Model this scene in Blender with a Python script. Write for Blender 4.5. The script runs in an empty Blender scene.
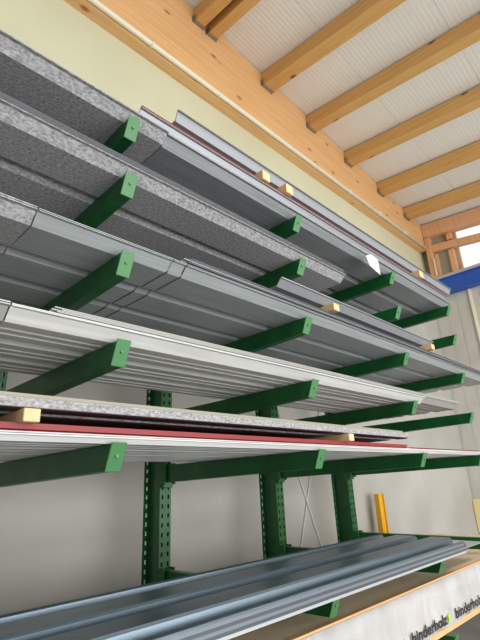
import bpy, bmesh, math, random
from mathutils import Vector, Euler
random.seed(7)
sc = bpy.context.scene
C = sc.collection

# ------------------------------------------------------------ camera, light, exposure
cam_d = bpy.data.cameras.new('camera'); cam = bpy.data.objects.new('camera', cam_d); C.objects.link(cam)
cam_d.sensor_fit = 'VERTICAL'; cam_d.sensor_height = 36; cam_d.lens = 25.358
cam_d.clip_start = .05; cam_d.clip_end = 200
cam.location = (0, 0, 1.7); cam.rotation_euler = (1.9185640, 0.0419232, -0.7837785)
sc.camera = cam

w = bpy.data.worlds.new('world'); sc.world = w; w.use_nodes = True
wn = w.node_tree.nodes; wl = w.node_tree.links
bg = wn['Background']; bg.inputs['Strength'].default_value = 0.5
tc = wn.new('ShaderNodeTexCoord'); sx = wn.new('ShaderNodeSeparateXYZ'); cr = wn.new('ShaderNodeValToRGB')
wl.new(tc.outputs['Generated'], sx.inputs[0]); 
mr = wn.new('ShaderNodeMapRange'); mr.inputs[1].default_value = -1; mr.inputs[2].default_value = 1
wl.new(sx.outputs['Z'], mr.inputs[0]); wl.new(mr.outputs[0], cr.inputs[0]); wl.new(cr.outputs[0], bg.inputs[0])
cr.color_ramp.elements[0].position = 0.40; cr.color_ramp.elements[0].color = (.75, .74, .72, 1)
cr.color_ramp.elements[1].position = 0.56; cr.color_ramp.elements[1].color = (2.4, 2.4, 2.4, 1)

def area(name, loc, rot, sx_, sy_, power, col):
    l = bpy.data.lights.new(name, 'AREA'); l.shape = 'RECTANGLE'; l.size = sx_; l.size_y = sy_; l.energy = power; l.color = col
    o = bpy.data.objects.new(name, l); C.objects.link(o); o.location = loc; o.rotation_euler = rot; return o
# daylight through the hall's window band on the opposite side, and through the roof lights
area('daylight_gate_opening', (2.6, -5.2, 1.5), (math.radians(90), 0, 0), 10, 2.9, 600, (1, .985, .96))
area('daylight_roof_light', (2.6, -2.2, 5.6), (math.radians(18), 0, 0), 9, 1.2, 230, (1, .99, .97))
sc.view_settings.view_transform = 'Standard'; sc.view_settings.look = 'None'
sc.view_settings.gamma = 1; sc.view_settings.use_curve_mapping = False
sc.view_settings.exposure = -0.06

# ------------------------------------------------------------ materials
def srgb(r, g, b):
    f = lambda c: (c/255/12.92) if c/255 <= .04045 else ((c/255+.055)/1.055)**2.4
    return (f(r), f(g), f(b), 1)
def mat(name, col, rough=.5, metal=0., spec=.5):
    m = bpy.data.materials.new(name); m.use_nodes = True
    b = m.node_tree.nodes['Principled BSDF']
    b.inputs['Base Color'].default_value = col; b.inputs['Roughness'].default_value = rough
    b.inputs['Metallic'].default_value = metal; b.inputs['Specular IOR Level'].default_value = spec
    return m
def noisy(m, c1, c2, scale=(1, 1, 1), nscale=5, detail=4, lo=.35, hi=.65, bump=0., rough_var=0., obj=True, dist=0.):
    nt = m.node_tree; N = nt.nodes; L = nt.links; b = N['Principled BSDF']
    t = N.new('ShaderNodeTexCoord'); mp = N.new('ShaderNodeMapping'); n = N.new('ShaderNodeTexNoise'); r = N.new('ShaderNodeValToRGB')
    g = N.new('ShaderNodeNewGeometry')
    L.new(g.outputs['Position'] if not obj else t.outputs['Object'], mp.inputs[0]); mp.inputs['Scale'].default_value = scale
    L.new(mp.outputs[0], n.inputs['Vector']); n.inputs['Scale'].default_value = nscale; n.inputs['Detail'].default_value = detail
    n.inputs['Distortion'].default_value = dist
    r.color_ramp.elements[0].position = lo; r.color_ramp.elements[1].position = hi
    r.color_ramp.elements[0].color = c1; r.color_ramp.elements[1].color = c2
    L.new(n.outputs['Fac'], r.inputs[0]); L.new(r.outputs[0], b.inputs['Base Color'])
    if bump:
        bp = N.new('ShaderNodeBump'); bp.inputs['Strength'].default_value = bump; bp.inputs['Distance'].default_value = .01
        L.new(n.outputs['Fac'], bp.inputs['Height']); L.new(bp.outputs[0], b.inputs['Normal'])
    return m
M = {}
M['cap'] = mat('green_paint_lit', srgb(68, 126, 76), .45)  # same paint as the arms, colour brightened for plates facing the light
M['green'] = noisy(mat('green_paint', srgb(20, 98, 50), .42), srgb(4, 76, 32), srgb(10, 91, 40), (1, 1, 1), 9)
M['fleece'] = noisy(mat('fleece_backing', srgb(150, 150, 150), .95, spec=.1), srgb(130, 130, 133), srgb(190, 190, 193), (.6, 1, 1), 130, 4, .32, .7, bump=.12)
M['grey'] = noisy(mat('grey_coated_steel', srgb(120, 124, 126), .42, .15), srgb(152, 159, 161), srgb(172, 179, 181), (.35, 14, 14), 6, 5, .35, .65)
M['slate'] = noisy(mat('slate_coated_steel', srgb(110, 114, 118), .4, .2), srgb(138, 142, 146), srgb(160, 165, 169), (.35, 14, 14), 6, 5)
M['stack'] = mat('shaded_grey_coat', srgb(82, 86, 92), .45, .2)  # slate stack lips lying in shadow, the shade put into the colour
M['edge'] = mat('coated_steel_light', srgb(150, 154, 160), .38, .25)
M['white'] = noisy(mat('white_coated_steel', srgb(205, 205, 198), .38), srgb(200, 201, 200), srgb(218, 219, 219), (.35, 10, 10), 6)
M['palegrey'] = mat('pale_grey_coated_steel', srgb(176, 176, 174), .35, .2)
M['olive'] = mat('olive_grey_coat', srgb(150, 148, 132), .5)
M['red'] = mat('red_coated_steel', srgb(134, 28, 32), .45)
M['redbrown'] = mat('red_brown_coated_steel', srgb(134, 58, 56), .45)
M['brown'] = mat('brown_red_steel_with_reflection', srgb(52, 38, 43), .4)
M['anthracite'] = noisy(mat('anthracite_steel', srgb(96, 112, 124), .38, .8), srgb(98, 114, 126), srgb(114, 130, 142), (.3, 8, 8), 5)
M['dark'] = mat('dark_hole', srgb(20, 20, 20), .8)
M['anthracite'].node_tree.nodes['Principled BSDF'].inputs['Coat Weight'].default_value = .1
M['anthracite'].node_tree.nodes['Principled BSDF'].inputs['Coat Roughness'].default_value = .16
M['steel'] = mat('blue_grey_steel', srgb(84, 92, 100), .35, .4)
M['steelpale'] = mat('pale_blue_grey_steel', srgb(122, 130, 138), .35, .4)
M['lightcoat'] = mat('galvanised_sheet', srgb(182, 186, 190), .35, .35)

def wood(name, c1, c2, c3, axis=0, knots=True, board=None, rough=.55):
    m = mat(name, c1, rough); nt = m.node_tree; N = nt.nodes; L = nt.links; b = N['Principled BSDF']
    t = N.new('ShaderNodeTexCoord'); mp = N.new('ShaderNodeMapping')
    s = [9, 9, 9]; s[axis] = .45; mp.inputs['Scale'].default_value = s
    L.new(t.outputs['Object'], mp.inputs[0])
    n = N.new('ShaderNodeTexNoise'); n.inputs['Scale'].default_value = 3; n.inputs['Detail'].default_value = 6; n.inputs['Distortion'].default_value = .6
    L.new(mp.outputs[0], n.inputs['Vector'])
    r = N.new('ShaderNodeValToRGB'); r.color_ramp.elements[0].position = .3; r.color_ramp.elements[1].position = .7
    r.color_ramp.elements[0].color = c1; r.color_ramp.elements[1].color = c2; L.new(n.outputs['Fac'], r.inputs[0])
    out = r.outputs[0]
    if knots:
        mp2 = N.new('ShaderNodeMapping'); s2 = [5.5, 5.5, 5.5]; s2[axis] = 2.6; mp2.inputs['Scale'].default_value = s2
        L.new(t.outputs['Object'], mp2.inputs[0])
        v = N.new('ShaderNodeTexVoronoi'); v.inputs['Scale'].default_value = 1.0; L.new(mp2.outputs[0], v.inputs['Vector'])
        r2 = N.new('ShaderNodeValToRGB'); r2.color_ramp.elements[0].position = .06; r2.color_ramp.elements[1].position = .16
        r2.color_ramp.elements[0].color = (1, 1, 1, 1); r2.color_ramp.elements[1].color = (0, 0, 0, 1)
        L.new(v.outputs['Distance'], r2.inputs[0])
        mx = N.new('ShaderNodeMix'); mx.data_type = 'RGBA'; L.new(r2.outputs[0], mx.inputs[0]); L.new(out, mx.inputs[6]); mx.inputs[7].default_value = c3
        out = mx.outputs[2]
    if board:      # glued lamination lines
        sp = N.new('ShaderNodeSeparateXYZ'); L.new(t.outputs['Object'], sp.inputs[0])
        md = N.new('ShaderNodeMath'); md.operation = 'MODULO'; md.inputs[1].default_value = board
        ad = N.new('ShaderNodeMath'); ad.operation = 'ADD'; ad.inputs[1].default_value = 20 * board
        L.new(sp.outputs['Z'], ad.inputs[0]); L.new(ad.outputs[0], md.inputs[0])
        lt = N.new('ShaderNodeMath'); lt.operation = 'LESS_THAN'; lt.inputs[1].default_value = .004; L.new(md.outputs[0], lt.inputs[0])
        ml = N.new('ShaderNodeMath'); ml.operation = 'MULTIPLY'; ml.inputs[1].default_value = .35; L.new(lt.outputs[0], ml.inputs[0])
        mx2 = N.new('ShaderNodeMix'); mx2.data_type = 'RGBA'; L.new(ml.outputs[0], mx2.inputs[0]); L.new(out, mx2.inputs[6]); mx2.inputs[7].default_value = c3
        out = mx2.outputs[2]
    L.new(out, b.inputs['Base Color'])
    return m
M['glulam'] = wood('glulam_spruce', srgb(222, 172, 116), srgb(236, 190, 134), srgb(160, 100, 56), 0, True, .12)
M['purlin'] = wood('spruce_purlin', srgb(206, 158, 92), srgb(222, 178, 112), srgb(112, 62, 30), 1)
M['frame'] = wood('spruce_frame', srgb(224, 170, 128), srgb(236, 186, 144), srgb(150, 86, 50), 2, False)
M['block'] = wood('raw_pine', srgb(218, 180, 132), srgb(232, 198, 154), srgb(190, 140, 90), 1, False)
M['packwood'] = wood('pack_boards', srgb(222, 202, 168), srgb(236, 216, 184), srgb(180, 150, 110), 0, False)
M['packedge'] = wood('pack_board_edge', srgb(214, 166, 112), srgb(226, 184, 134), srgb(150, 100, 60), 0, False)
M['foil'] = noisy(mat('white_wrapping_film', srgb(215, 215, 216), .35), srgb(226, 227, 229), srgb(244, 244, 246), (3, 3, 1), 3, 3, bump=.5)
M['ink'] = mat('black_print', srgb(30, 30, 32), .5)
M['lime'] = mat('lime_print', srgb(178, 214, 60), .5)
M['cream'] = noisy(mat('cream_wall_paint', srgb(226, 222, 190), .9), srgb(205, 204, 174), srgb(212, 211, 182), (1, 1, 1), 1.2)
M['wallgrey'] = noisy(mat('grey_white_wall', srgb(196, 193, 186), .85), srgb(170, 168, 162), srgb(186, 184, 178), (1, 1, 1), 1.1, 4)
M['endgrey'] = noisy(mat('light_grey_cladding', srgb(200, 198, 190), .7), srgb(192, 190, 183), srgb(206, 204, 197), (1, 1, 1), 1.3)
M['hallgrey'] = mat('hall_grey_panel', srgb(120, 120, 116), .8)
M['ceil'] = mat('white_ceiling_sheet', srgb(234, 233, 230), .6)
M['floor'] = noisy(mat('concrete_floor', srgb(140, 138, 132), .6), srgb(96, 95, 92), srgb(116, 115, 111), (1, 1, 1), 2)
M['blue'] = mat('blue_painted_steel', srgb(36, 88, 186), .4)
M['plaster'] = mat('pale_ledge', srgb(200, 198, 190), .7)
M['greypanel'] = mat('grey_green_panel', srgb(170, 172, 160), .7)
M['pipe'] = mat('cream_plastic', srgb(240, 234, 212), .4)
M['yellow'] = mat('yellow_paint', srgb(224, 168, 18), .4)
M['board'] = mat('pale_yellow_board', srgb(238, 222, 164), .6)
M['galv'] = mat('galvanised_steel', srgb(150, 152, 150), .4, .7)
M['paper'] = mat('white_paper', srgb(222, 223, 226), .7)
M['rod'] = mat('light_rod', srgb(190, 190, 188), .5)
gl = mat('window_glass', (1, 1, 1, 1), .02); gl.node_tree.nodes['Principled BSDF'].inputs['Transmission Weight'].default_value = 1
gl.node_tree.nodes['Principled BSDF'].inputs['IOR'].default_value = 1.05
M['glass'] = gl

# ------------------------------------------------------------ mesh helpers
def link(name, bm, m, parent=None, smooth=False):
    bmesh.ops.recalc_face_normals(bm, faces=bm.faces)
    me = bpy.data.meshes.new(name); bm.to_mesh(me); bm.free()
    ms = m if isinstance(m, (list, tuple)) else [m]
    for q in ms: me.materials.append(M[q])
    if smooth:
        for p in me.polygons: p.use_smooth = True
    o = bpy.data.objects.new(name, me); C.objects.link(o)
    if parent is not None: o.parent = parent
    return o
def box(bm, x0, x1, y0, y1, z0, z1, mi=0):
    vs = [bm.verts.new(v) for v in ((x0,y0,z0),(x1,y0,z0),(x1,y1,z0),(x0,y1,z0),(x0,y0,z1),(x1,y0,z1),(x1,y1,z1),(x0,y1,z1))]
    for f in ((0,3,2,1),(4,5,6,7),(0,1,5,4),(1,2,6,5),(2,3,7,6),(3,0,4,7)):
        bm.faces.new([vs[i] for i in f]).material_index = mi
    return vs
def hexa(bm, pts, mi=0):
    vs = [bm.verts.new(v) for v in pts]
    for f in ((0,3,2,1),(4,5,6,7),(0,1,5,4),(1,2,6,5),(2,3,7,6),(3,0,4,7)):
        bm.faces.new([vs[i] for i in f]).material_index = mi
def tube(bm, a, b, r, n=10):
    a = Vector(a); b = Vector(b); d = (b-a).normalized()
    u = d.orthogonal().normalized(); v = d.cross(u)
    A = [bm.verts.new(a + r*(math.cos(t)*u + math.sin(t)*v)) for t in [2*math.pi*i/n for i in range(n)]]
    B = [bm.verts.new(b + r*(math.cos(t)*u + math.sin(t)*v)) for t in [2*math.pi*i/n for i in range(n)]]
    for i in range(n):
        bm.faces.new((A[i], A[(i+1)%n], B[(i+1)%n], B[i]))
    bm.faces.new(A[::-1]); bm.faces.new(B)
def bevel(bm, w=.003, seg=2):
    bmesh.ops.bevel(bm, geom=list(bm.edges), offset=w, segments=seg, affect='EDGES', profile=.6)
def tag(o, label, cat, group=None, kind=None):
    o['label'] = label; o['category'] = cat
    if group: o['group'] = group
    if kind: o['kind'] = kind
    return o
def empty(name, loc):
    o = bpy.data.objects.new(name, None); C.objects.link(o); o.location = loc; o.empty_display_size = .05; return o
def struct(name, bm, m, parent=None):
    o = link(name, bm, m, parent)
    if parent is None: o['kind'] = 'structure'
    return o
def bm_(): return bmesh.new()

# ------------------------------------------------------------ room shell
XE, YW, YB = 8.3, 2.95, 2.825            # end wall, back wall, glulam face
def ceil_z(x, y): return 6.843 - .088*(x-2.712) + .10*(y-2.825)
b = bm_(); box(b, -6, XE+.2, -7, YW+.2, -.2, 0); struct('floor', b, 'floor')
b = bm_(); box(b, -6, XE+.2, YW, YW+.2, 0, 4.6, 0); box(b, -6, XE+.2, YW, YW+.2, 4.6, 7.9, 1); struct('wall_back', b, ['wallgrey', 'cream'])

b = bm_(); box(b, -6.2, -6, -7, YW+.2, 0, 7.9); struct('wall_left', b, 'hallgrey')
# ceiling: fine ribbed deck, ribs along x, laid as sheets with seams
b = bm_()
y = 2.95; k = 0; rows = []
x0, x1 = -6, XE+.2
prof = []
while y > -7:
    w_ = .05
    if k % 22 == 21:
        prof += [(y, 0), (y-.003, .008), (y-.009, .008), (y-.012, 0)]
    prof += [(y-.016, 0), (y-.026, .0013), (y-.040, .0013), (y-.050, 0)]
    y -= w_; k += 1
pv = []
for (py, dz) in prof:
    pv.append((b.verts.new((x0, py, ceil_z(x0, py)+dz)), b.verts.new((x1, py, ceil_z(x1, py)+dz))))
for i in range(len(pv)-1):
    if abs(prof[i][0]-prof[i+1][0]) < 1e-6 : 
        continue
    b.faces.new((pv[i][0], pv[i+1][0], pv[i+1][1], pv[i][1]))
v = [b.verts.new((a, c, ceil_z(a, c)+.12)) for a, c in ((x0, 2.95), (x1, 2.95), (x1, -7), (x0, -7))]
b.faces.new(v)
struct('ceiling', b, 'ceil')

# end wall with window opening
YS = -7.0      # end wall runs this far toward the hall
WZ0, WZ1 = 5.17, 6.02
def wallpiece(bm, y0, y1, z0, z1, mi): box(bm, XE, XE+.2, y0, y1, z0, z1, mi)
b = bm_()
wallpiece(b, YS, YW, 0, 5.12, 0)
wallpiece(b, 2.33, YW, 5.12, 7.0, 1)
wallpiece(b, YS, 2.33, 6.25, 7.0, 1)
# ribbed cladding below the blue girder
yy = 2.93
while yy > YS+.2:
    box(b, XE-.006, XE, yy-.19, yy-.012, 0, 4.8, 0); yy -= .2
struct('wall_right', b, ['endgrey', 'greypanel'])
# window
win = empty('window_1', (XE+.05, 1.0, 5.15)); win['kind'] = 'structure'
def wl_(bm, *a): box(bm, *a)
b = bm_()
for yy in (2.31, 0.9, -.5, -1.9): box(b, -.03, .03, yy-1.0-.018, yy-1.0+.018, 0, 1.15)
box(b, -.03, .03, -3.3, 1.32, 0, .04); box(b, -.03, .03, -3.3, 1.32, 1.04, 1.09)
link('window_frame', b, 'frame', win)
b = bm_(); box(b, .035, .041, -3.3, 1.32, .03, 1.08); link('window_pane', b, 'glass', win)
b = bm_(); box(b, XE-.14, XE-.001, YS, 2.83, 5.10, 5.19); struct('trim_1', b, 'plaster')

t = empty('blue_girder', (XE-.09, 0, 4.84))
b = bm_(); box(b, -.07, -.055, YS, 2.80, 0.0, .26); link('web', b, 'blue', t)
b = bm_(); box(b, -.10, .088, YS, 2.80, -.012, .0); box(b, -.10, .088, YS, 2.80, .26, .272); link('flange', b, 'blue', t)
tag(t, 'bright blue painted steel girder across the end wall under the window', 'girder')

# timber framing of the end wall
def framepiece(name, y0, y1, z0, z1, label, d=.09, m='frame', axis='z'):
    o_b = bm_(); box(o_b, -d/2, d/2, y0, y1, 0, z1-z0); bevel(o_b, .004, 1)
    o = link(name, o_b, m); o.location = (XE-d/2-.001, 0, z0); tag(o, label, 'beam' if axis=='y' else 'post'); return o
framepiece('timber_post', 2.725, 2.82, 5.19, 6.04, 'reddish timber corner post where the long beam meets the end wall', .16)
framepiece('timber_stud', 2.66, 2.715, 5.19, 5.68, 'narrow timber stud beside the corner post under the crossbar', .08)
framepiece('timber_stud', 2.355, 2.45, 5.19, 5.66, 'timber stud on the left side of the bright window', .10)
framepiece('timber_stud', 2.34, 2.43, 5.87, 6.00, 'short timber stud above the crossbar at the window corner', .10)
b = bm_(); hexa(b, [(-.05,0,5.40),(.05,0,5.40),(.05,2.72,5.73),(-.05,2.72,5.73),(-.05,0,5.50),(.05,0,5.50),(.05,2.72,5.88),(-.05,2.72,5.88)])
o = link('crossbar', b, 'frame'); o.location = (XE-.06, 0, 0); tag(o, 'horizontal timber crossbar running across the end wall window', 'beam')
b = bm_()
hexa(b, [(-.08,-2.6,ceil_z(XE,-2.6)-.33),(.08,-2.6,ceil_z(XE,-2.6)-.33),(.08,2.82,ceil_z(XE,2.82)-.29),(-.08,2.82,ceil_z(XE,2.82)-.29),
         (-.08,-2.6,ceil_z(XE,-2.6)-.02),(.08,-2.6,ceil_z(XE,-2.6)-.02),(.08,2.82,ceil_z(XE,2.82)-.02),(-.08,2.82,ceil_z(XE,2.82)-.02)])
o = link('end_rafter', b, 'frame'); o.location = (XE-.085, 0, 0); tag(o, 'reddish timber rafter under the ceiling along the end wall', 'beam')
b = bm_(); box(b, XE-.20, XE-.172, 2.69, 2.715, 5.2, 5.56); o = link('cable_duct', b, 'pipe'); tag(o, 'short cream vertical cable duct beside the corner post', 'cable duct')
b = bm_(); box(b, XE-.04, XE-.007, 2.25, 2.29, 3.2, 4.82); o = link('conduit', b, 'pipe'); tag(o, 'thin white vertical conduit on the end wall below the blue girder', 'conduit')

# long glulam beam, horizontal underside, sloping top
b = bm_()
hexa(b, [(-4,YB,5.77),(XE-.17,YB,5.77),(XE-.17,YW-.002,5.77),(-4,YW-.002,5.77),
         (-4,YB,ceil_z(-4,YB)-.01),(XE-.17,YB,ceil_z(XE-.17,YB)-.01),(XE-.17,YW-.002,ceil_z(XE-.17,YB)-.01),(-4,YW-.002,ceil_z(-4,YB)-.01)])
o = link('glulam_beam', b, 'glulam'); tag(o, 'huge orange glued laminated timber beam along the top of the cream wall', 'beam')
b = bm_(); tube(b, (-4, YB-.03, 5.80), (XE-.2, YB-.03, 5.80), .027, 12)
for xx in [i*.9-3.6 for i in range(13)]: box(b, xx-.012, xx+.012, YB-.059, YB-.001, 5.770, 5.830)
o = link('cable_pipe', b, 'pipe', None, True); tag(o, 'long thin cream cable pipe clipped to the lower edge of the big timber beam', 'pipe')

# purlins hung on the beam
purl = [(2.36, 'orange roof purlin in the top left corner, left one of the close pair', .13), (2.56, 'orange roof purlin in the top left corner, right one of the close pair', .13),
        (3.50, 'knotty timber roof purlin right of the close pair at the top', .19), (4.46, 'long knotty timber roof purlin in the middle, third bay from the pair', .17),
        (5.43, 'timber roof purlin between the long middle one and the two short ones at right', .17), (6.44, 'timber roof purlin, second from the end wall', .16),
        (7.39, 'timber roof purlin nearest the end wall window', .16)]
for i, (px, lab, wd) in enumerate(purl):
    y1 = YB-.003; y0 = -6.5; dpt = .20
    t = empty('roof_purlin', (px, YB, ceil_z(px, YB)-dpt-.01)); z0 = t.location.z
    zt = lambda x, y: ceil_z(x, y) - .012 - z0
    b = bm_(); hw = wd
    za0 = min(ceil_z(px, y0), ceil_z(px+hw, y0))-.012-z0; za1 = min(ceil_z(px, y1), ceil_z(px+hw, y1))-.012-z0
    hexa(b, [(0,y0-YB,za0-dpt),(hw,y0-YB,za0-dpt),(hw,y1-YB,za1-dpt),(0,y1-YB,za1-dpt),(0,y0-YB,za0),(hw,y0-YB,za0),(hw,y1-YB,za1),(0,y1-YB,za1)])
    bevel(b, .005, 1)
    link('timber', b, 'purlin', t)
    b = bm_(); z1_ = za1-dpt
    box(b, -.004, 0, -.05, -.001, z1_-.004, z1_+.085); box(b, hw, hw+.004, -.05, -.001, z1_-.004, z1_+.085); box(b, -.004, hw+.004, -.05, -.001, z1_-.006, z1_-.002)
    box(b, -.02, -.004, -.006, -.001, z1_-.004, z1_+.085); box(b, hw+.004, hw+.02, -.006, -.001, z1_-.004, z1_+.085)
    link('joist_hanger', b, 'galv', t)
    tag(t, lab, 'roof beam')

# ------------------------------------------------------------ cantilever rack
COL = [.768, 1.860, 2.996, 4.057]
ROW = [3.126, 2.851, 2.507, 2.171, 1.833, 1.2255, .83]
YT, YP = 1.30, 2.551
rack = empty('cantilever_rack', (COL[0], YP, 0))
rack.location = (0, 0, 0)
tag(rack, 'dark green steel cantilever rack with slotted posts and long arms against the wall', 'rack')
def post(x):
    b = bm_(); H = 3.25; hw = .044
    for yf in (YP, YP+.175):                       # two flanges with two columns of slots
        for (a, c) in ((-hw, -hw+.014), (-hw+.028, hw-.028), (hw-.014, hw)): box(b, x+a, x+c, yf, yf+.008, .0, H)
        z = 0.0
        while z < H-.03:
            for s in (-1, 1):
                a, c = sorted((s*(hw-.014), s*(hw-.028))); box(b, x+a, x+c, yf, yf+.008, z, z+.030)
            z += .055
    box(b, x-.005, x+.005, YP+.008, YP+.175, 0, H)
    box(b, x-hw, x-hw+.005, YP+.008, YP+.06, 0, H); box(b, x+hw-.005, x+hw, YP+.008, YP+.06, 0, H)
    box(b, x-hw-.01, x+hw+.01, YP-.01, YP+.215, H, H+.008)
    return link('post', b, 'green', rack)
for x in COL:
    post(x)
    b = bm_(); box(b, x-.08, x+.08, 1.25, YW-.03, .0, .15); bevel(b, .004, 1); link('base_foot', b, 'green', rack)
def arm(x, z):
    hw = .024; s = .037; h = .080; hr = .108
    y0, y1 = YT+.004, YP-.03
    b = bm_()
    hexa(b, [(x-hw, y0+s, z-h), (x+hw, y0+s, z-h), (x+hw, y1, z-hr), (x-hw, y1, z-hr), (x-hw, y0, z), (x+hw, y0, z), (x+hw, y1, z), (x-hw, y1, z)])
    bevel(b, .004, 2)
    a = link('arm', b, 'green', rack)
    b = bm_(); p = .027
    hexa(b, [(x-p, YT+s-.005, z-h-.003), (x+p, YT+s-.005, z-h-.003), (x+p, YT+s+.001, z-h-.003), (x-p, YT+s+.001, z-h-.003),
             (x-p, YT-.005, z+.004), (x+p, YT-.005, z+.004), (x+p, YT+.001, z+.004), (x-p, YT+.001, z+.004)])
    bevel(b, .0015, 1)
    # bolt in the end plate
    tube(b, (x, YT-.009+s*.45, z-.036), (x, YT+.004+s*.45, z-.036), .006, 8)
    link('end_plate', b, 'cap', a)['label'] = 'green end plate, brightened where it faces the light'
    b = bm_(); box(b, x-.038, x+.038, y1, YP-.001, z-.14, z+.004); box(b, x-.045, x-.033, y1-.02, YP+.03, z-.12, z+.01); box(b, x+.033, x+.045, y1-.02, YP+.03, z-.12, z+.01)
    bevel(b, .003, 1); link('hook_bracket', b, 'green', a)
for zi, z in enumerate(ROW):
    for ci, x in enumerate(COL): arm(x, z)
for (a, c) in (((COL[2]+.05, .3), (COL[3]-.05, 2.7)), ((COL[2]+.05, 2.7), (COL[3]-.05, .3))):
    b = bm_(); tube(b, (a[0], YP+.14, a[1]), (c[0], YP+.14+.012*(1 if a[1] < 1 else -1), c[1]), .010, 8); link('brace', b, 'rod', rack, True)

# ------------------------------------------------------------ roofing sheets
def trap(pans=4, pitch=.24, h=.036, web=.027, crest=.010, lip=.014, lead=.035, bead=False, hr=.026):
    """underside profile, y to the back, ribs up; starts at the raised front lip"""
    pts = [(-lip, h), (0, h), (lead, 0)]; y = lead
    pan = pitch - 2*web - crest
    for i in range(pans):
        if bead:
            for q in (.30, .62):
                yb = y + pan*q
                pts += [(yb, 0), (yb+.006, .007), (yb+.014, .007), (yb+.020, 0)]
        y += pan; pts.append((y, 0))
        if i < pans-1:
            pts += [(y+.012, hr), (y+.012+crest, hr), (y+2*web+crest, 0)]; y += 2*web+crest
    pts += [(y+lead, h), (y+lead+lip, h)]
    return pts
def sheet_mesh(L, prof, th=.0022, nx=1, sag=0.):
    b = bm_(); st = []
    n = len(prof)
    xs = [L*i/nx for i in range(nx+1)]
    for x in xs:
        st.append(([b.verts.new((x, p[0], p[1])) for p in prof], [b.verts.new((x, p[0], p[1]+th)) for p in prof]))
    for k in range(nx):
        (l0, u0), (l1, u1) = st[k], st[k+1]
        for i in range(n-1):
            b.faces.new((l0[i], l0[i+1], l1[i+1], l1[i])); b.faces.new((u0[i], u1[i], u1[i+1], u0[i+1]))
        b.faces.new((l0[0], l1[0], u1[0], u0[0])); b.faces.new((l0[-1], u0[-1], u1[-1], l1[-1]))
    for (l, u) in (st[0], st[-1]):
        for i in range(n-1): b.faces.new((l[i], u[i], u[i+1], l[i+1]))
    return b
def sheets(x0, x1, y0, z0, n, dz, prof, mats, label, label_up, group, cat='roofing sheet', name='roofing_sheet', jitter=0., th=.0022):
    base = {}
    for i in range(n):
        m = mats[min(i, len(mats)-1)]
        if m not in base:
            o = link(name, sheet_mesh(x1-x0, prof, (dz*.9 if mats[0] == 'red' else min(.004, dz*.72)) if n > 1 else th), m); base[m] = o
        else:
            o = base[m].copy(); C.objects.link(o)
        jx = 0 if i == 0 else random.uniform(-jitter, jitter)
        o.location = (x0+jx, y0 + (i*.003 if prof[2][0] < .025 else 0), z0+.001 + i*dz)
        if i == 0: tag(o, label, cat, group if n > 1 else None)
        else:
            place = ['', 'second from below', 'third from below', 'fourth from below', 'fifth from below', 'sixth from below'][min(i, 5)]
            if i == n-1: place = 'topmost'
            tag(o, label_up + (', ' + place if n > 2 else ''), cat, group)
P4 = trap(4)
LX = -1.2
Y0 = 1.312
# top level
sheets(LX, .94, Y0, ROW[0], 2, .004, P4, ['fleece', 'slate'], 'mottled grey fleece-backed sheet at the top left, bottom of its stack',
       'mottled grey sheet nested in the top left stack above its bottom sheet', 'fleece-backed sheets at the top left')
sheets(.945, 4.14, Y0+.012, ROW[0], 3, .004, P4, ['slate'], 'smooth slate grey sheet right of the mottled one, lying on the topmost arms',
       'slate grey sheet nested in the stack on the topmost arms', 'slate sheets on the topmost arms', jitter=.01)
PN = trap(3, .20, .055, .03, .02, .012, .030)
PT = trap(3, .20, .045, .03, .02, .012, .018)
sheets(.815, 4.10, Y0+.022, 3.180, 3, .005, PN, ['edge', 'redbrown'], 'light grey flashing with reddish top edge just above the slate sheets of the top level',
       'reddish sheet nested on the light grey top-level flashing', 'red-edged flashings on the top level')
sheets(1.02, 4.30, Y0+.030, 3.320, 2, .005, PT, ['edge', 'brown'], 'highest grey sheet of the rack, resting on the small wood blocks near the wall edge',
       'sheet nested in the highest pack of the rack, above the wood blocks', 'highest pack of sheets')
# second level
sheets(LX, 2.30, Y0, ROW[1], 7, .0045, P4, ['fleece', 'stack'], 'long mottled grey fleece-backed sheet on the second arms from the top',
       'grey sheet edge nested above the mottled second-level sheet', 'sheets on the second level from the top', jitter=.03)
# third level
sheets(LX, .435, Y0, ROW[2], 2, .007, P4, ['fleece'], 'short mottled pale piece of sheet at the left end of the third level',
       'pale sheet nested on the mottled piece at the left of the third level', 'mottled sheets at the left of the third level')
sheets(.44, .965, Y0, ROW[2], 1, .007, P4, ['grey'], 'smooth grey-green sheet between the mottled piece and the dark joint on the third level', '', None)
sheets(.975, 1.035, Y0, ROW[2], 1, .007, P4, ['grey'], 'narrow strip of grey sheet between the two dark joint lines on the third level', '', None)
sheets(1.045, 4.75, Y0, ROW[2], 1, .007, P4, ['grey'], 'long smooth grey-green sheet right of the dark joint on the third level', '', None)
sheets(.44, 4.74, Y0, ROW[2]+.006, 1, .007, P4, ['grey'], 'grey-green sheet seen as an edge above the jointed sheets of the third level', '', None)
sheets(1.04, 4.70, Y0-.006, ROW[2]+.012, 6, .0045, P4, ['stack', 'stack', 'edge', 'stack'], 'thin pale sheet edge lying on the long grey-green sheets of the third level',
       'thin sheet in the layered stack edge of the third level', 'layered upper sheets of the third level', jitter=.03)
PS = trap(2, .20, .035, .03, .02, .01, .03)
sheets(1.655, 3.50, Y0-.004, 2.640, 2, .004, PS, ['edge', 'slate'], 'short narrow grey flashing on two wood blocks above the third level',
       'sheet nested on the short narrow flashing above the third level', 'short flashings above the third level')
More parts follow.
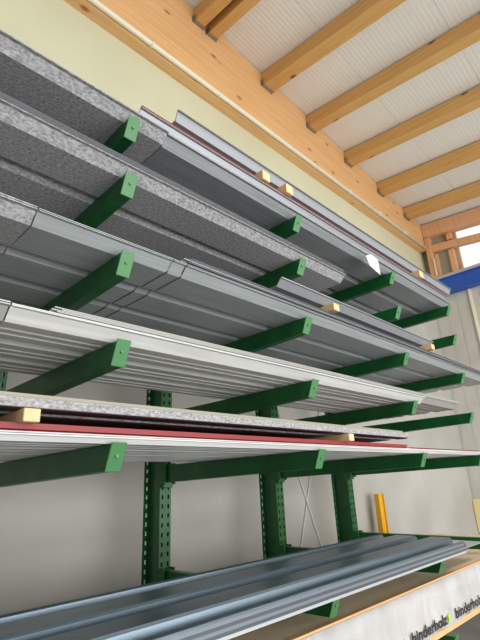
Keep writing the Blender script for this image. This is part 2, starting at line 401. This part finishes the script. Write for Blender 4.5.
# fourth level
PW = trap(3, .22, bead=True)
sheets(LX, .395, Y0, ROW[3], 2, .007, PW, ['palegrey'], 'glossy pale grey sheet at the far left of the fourth level',
       'pale sheet nested on the glossy one at the far left of the fourth level', 'glossy sheets at the left of the fourth level')
sheets(.40, 3.16, Y0, ROW[3], 2, .004, PW, ['white'], 'white finely ribbed sheet running along the fourth level, bottom of its stack',
       'white sheet nested in the fourth level stack', 'white sheets on the fourth level')
sheets(.53, 3.80, Y0-.002, ROW[3]+.010, 4, .0045, PW, ['palegrey'], 'pale grey sheet on top of the white ones, reaching furthest right on the fourth level',
       'grey sheet edge in the pale stack above the white fourth-level sheets', 'pale sheets above the white ones', jitter=.02)
# fifth level
sheets(LX, 4.35, Y0, ROW[4], 2, .006, trap(4, h=.015, lead=.010, bead=True), ['white'], 'long white sheet lying directly on the fifth arms below the red sheets',
       'white sheet nested above the bottom one on the fifth level', 'white sheets on the fifth level')
PR = trap(4, h=.013, hr=.02, lead=.010)
sheets(LX, 2.76, Y0-.004, ROW[4]+.0165, 4, .0045, PR, ['red'], 'lowest red sheet of the red pack on the fifth level, lying on the white sheets',
       'red sheet in the thin red pack on the fifth level', 'red sheets on the fifth level', jitter=.02)
sheets(2.80, 4.05, Y0-.002, ROW[4]+.0165, 1, .005, PR, ['red'], 'single thin red sheet reaching the right end of the fifth level', '', None)
def pf(h): return [(-.010, h), (-.002, 0), (.05, 0), (.07, .028), (.10, .028), (.12, 0), (.36, 0), (.38, .028), (.41, .028), (.43, 0), (.67, 0), (.69, .028), (.72, .028), (.74, 0), (.95, 0), (.95, h)]
sheets(LX, 2.77, Y0-.008, 1.916, 1, .01, pf(.004), ['brown'], 'dark sheet underside with a reddish reflection, on the wood blocks above the red pack', '', None)  # dark underside of the speckled sheet, reddish reflection put into its colour
sheets(LX, 2.79, Y0-.013, 1.9195, 1, .006, pf(.024), ['fleece'], 'speckled grey sheet edge on the wood blocks above the red pack', '', None)
sheets(LX, 2.72, Y0-.006, 1.924, 2, .004, pf(.028), ['olive'], 'olive-grey edged sheet on the speckled sheets above the red pack',
       'upper olive-grey edged sheet above the speckled sheets', 'olive-grey sheets above the speckled ones')
# sixth level: deep anthracite profiles, crests up
HD = .051
def pd(f):
    return [(.016*f, .030*f), (.016, .030), (.034, .030), (.044, .006), (.088, .006), (.093, HD-.008), (.101, HD), (.225, HD), (.235, HD-.008), (.262, 0), (.326, 0), (.331, HD-.008), (.339, HD), (.480, HD), (.490, HD-.008), (.520, 0), (.578, 0), (.586, HD-.004), (.596, HD+.003), (.604, HD), (.63, .005)]
deep_labels = ['lowest pale deep-ribbed sheet of the dark steel pack on the bottom arms', 'second stripe from below in the front edge of the dark steel pack',
    'third stripe from below in the front edge of the dark steel pack', 'fourth stripe from below in the front edge of the dark steel pack',
    'fifth stripe, just under the uppermost sheet of the dark steel pack', 'uppermost dark anthracite ribbed sheet of the pack on the bottom arms']
for i in range(6):
    o = link('deep_ribbed_sheet', sheet_mesh(3.86, pd(i*.17), .0035), ['lightcoat', 'steel', 'steelpale', 'steel', 'steelpale', 'anthracite'][i])
    o.location = (-.6+[0, .02, .01, .03, .0, .015][i], 1.255, ROW[5]+.004+.0051*i)
    tag(o, deep_labels[i], 'roofing sheet', 'deep-ribbed steel sheets on the bottom arms')
b = bm_(); box(b, 0, 4.0, 0, .32, 0, .003)
o = link('flashing_strip', b, 'lightcoat'); o.location = (-.2, 1.33, ROW[5]+.001); tag(o, 'flat light steel strip under the dark ribbed pack, its tail showing at the right', 'metal strip')

# ------------------------------------------------------------ wood blocks
def block(x, w_, y0, ln, z0, h, label):
    b = bm_(); box(b, 0, w_, 0, ln, 0, h); bevel(b, .002, 1)
    o = link('wood_block', b, 'block'); o.location = (x, y0, z0); tag(o, label, 'wood block')
ztop = 3.196+.001+.014+.055
block(1.575, .06, 1.31, .5, 3.253, .058, 'small pale wood block at the top, left of the pair under the highest sheets')
block(1.765, .06, 1.30, .5, 3.253, .058, 'small pale wood block at the top, right of the pair under the highest sheets')
block(3.50, .07, 1.30, .5, 3.253, .058, 'wood block under the highest sheets near the white paper tag and right end')
block(2.06, .055, 1.265, .45, 2.592, .042, 'wood block under the left part of the short flashing above the third level')
block(3.36, .055, 1.265, .45, 2.592, .042, 'wood block under the right end of the short flashing above the third level')
block(.455, .045, 1.262, .9, 1.879, .036, 'wood block between the red pack and speckled sheet at the left')
block(2.05, .045, 1.262, .9, 1.879, .036, 'wood block between the red pack and speckled sheet near the right end')

# paper tag
b = bm_()
pp = [(2.545, 1.27, 3.10), (2.60, 1.262, 3.125), (2.69, 1.262, 3.115), (2.69, 1.26, 3.00), (2.62, 1.256, 3.005), (2.56, 1.262, 3.03)]
vs = [b.verts.new(p) for p in pp]; vs2 = [b.verts.new((p[0], p[1]+.002, p[2])) for p in pp]
b.faces.new(vs); b.faces.new(vs2[::-1])
for i in range(len(vs)): j = (i+1) % len(vs); b.faces.new((vs[i], vs2[i], vs2[j], vs[j]))
o = link('paper_tag', b, 'paper'); tag(o, 'white paper tag hanging from the sheet edge on the top level', 'tag')

# ------------------------------------------------------------ timber pack wrapped in printed film
t = empty('timber_pack', (-1.2, 1.36, .832))
b = bm_()
for k in range(9):
    box(b, 0, 6.4, .004, .95, k*.031, k*.031+.0295)
link('boards', b, 'packwood', t)
b = bm_(); box(b, -.002, 6.402, -.004, .006, 0, .030); box(b, -.002, 6.402, -.004, .02, .272, .281); link('edge_board', b, 'packedge', t)
b = bm_()
nx = 90
def film(i):
    x = 6.4*i/nx
    return x, .0025*math.sin(i*1.7)+.002*math.sin(i*.61)
f0 = []; 
for i in range(nx+1):
    x, d = film(i); zb = .030 + .006*math.sin(i*.9)+.004*math.sin(i*2.3)
    f0.append([b.verts.new((x, -.008+d*q, z)) for z, q in ((zb, .5), (.11, 1), (.19, 1.2), (.271, .3))])
for i in range(nx):
    for j in range(3): b.faces.new((f0[i][j], f0[i+1][j], f0[i+1][j+1], f0[i][j+1]))
r = bmesh.ops.solidify(b, geom=list(b.faces), thickness=.0008)
link('wrapping_film', b, 'foil', t, True)
def text_mesh(s, size, ex=.0006):
    cu = bpy.data.curves.new('txt', 'FONT'); cu.body = s; cu.size = size; cu.extrude = ex; cu.offset = .0016; cu.resolution_u = 3
    to = bpy.data.objects.new('txt', cu); C.objects.link(to)
    dg = bpy.context.evaluated_depsgraph_get(); me = bpy.data.meshes.new_from_object(to.evaluated_get(dg))
    bpy.data.objects.remove(to); return me
tm = text_mesh('binderholz', .075); wdt = max(v.co.x for v in tm.vertices)
tm.materials.append(M['ink'])
for v in tm.vertices: v.co.x *= .46/wdt
xt = 2.545 - .585*5
while xt < 5.0:
    if xt > -1.1:
        o = bpy.data.objects.new('printed_logo', tm); C.objects.link(o); o.parent = t
        o.rotation_euler = (math.pi/2, 0, 0); o.location = (xt+1.2, -.0165, .05); o['label'] = 'black lettering printed on the white film'
        b = bm_(); vs = [b.verts.new(p) for p in ((0,0,0),(.03,0,.004),(.038,0,.042),(.006,0,.038))]; vs2 = [b.verts.new((v.co.x, .001, v.co.z)) for v in vs]
        b.faces.new(vs); b.faces.new(vs2[::-1])
        for i in range(4): j = (i+1) % 4; b.faces.new((vs[i], vs2[i], vs2[j], vs[j]))
        q = link('printed_leaf', b, 'lime', t); q.location = (xt+1.2+.475, -.0165, .052); q['label'] = 'lime green leaf mark beside the lettering'
    xt += .585
tag(t, 'stack of boards wrapped in white printed film under the dark steel pack', 'timber pack')

# ------------------------------------------------------------ yellow upright and yellow board
b = bm_(); box(b, -.06, .06, 0, .008, 0, 1.52); box(b, -.06, -.052, .008, .06, 0, 1.52); box(b, .052, .06, .008, .06, 0, 1.52)
box(b, .02, .03, -.018, 0, 0, 1.52); bevel(b, .001, 1)
o = link('yellow_upright', b, 'yellow'); o.location = (5.04, 2.78, 0); tag(o, 'yellow metal upright leaning against the wall behind the dark steel pack', 'upright')
t = empty('yellow_board', (XE-.03, 2.6, 0.8))
b = bm_(); box(b, -.012, .012, -.9, .34, 0, .50); bevel(b, .003, 1); link('panel', b, 'board', t)
tm2 = text_mesh('M', .20); tm2.materials.append(M['ink'])
o = bpy.data.objects.new('lettering', tm2); C.objects.link(o); o.parent = t; o.rotation_euler = (math.pi/2, 0, -math.pi/2); o.location = (-.014, .245, .22)
tag(t, 'pale yellow board with black lettering on the end wall at the right edge', 'sign')
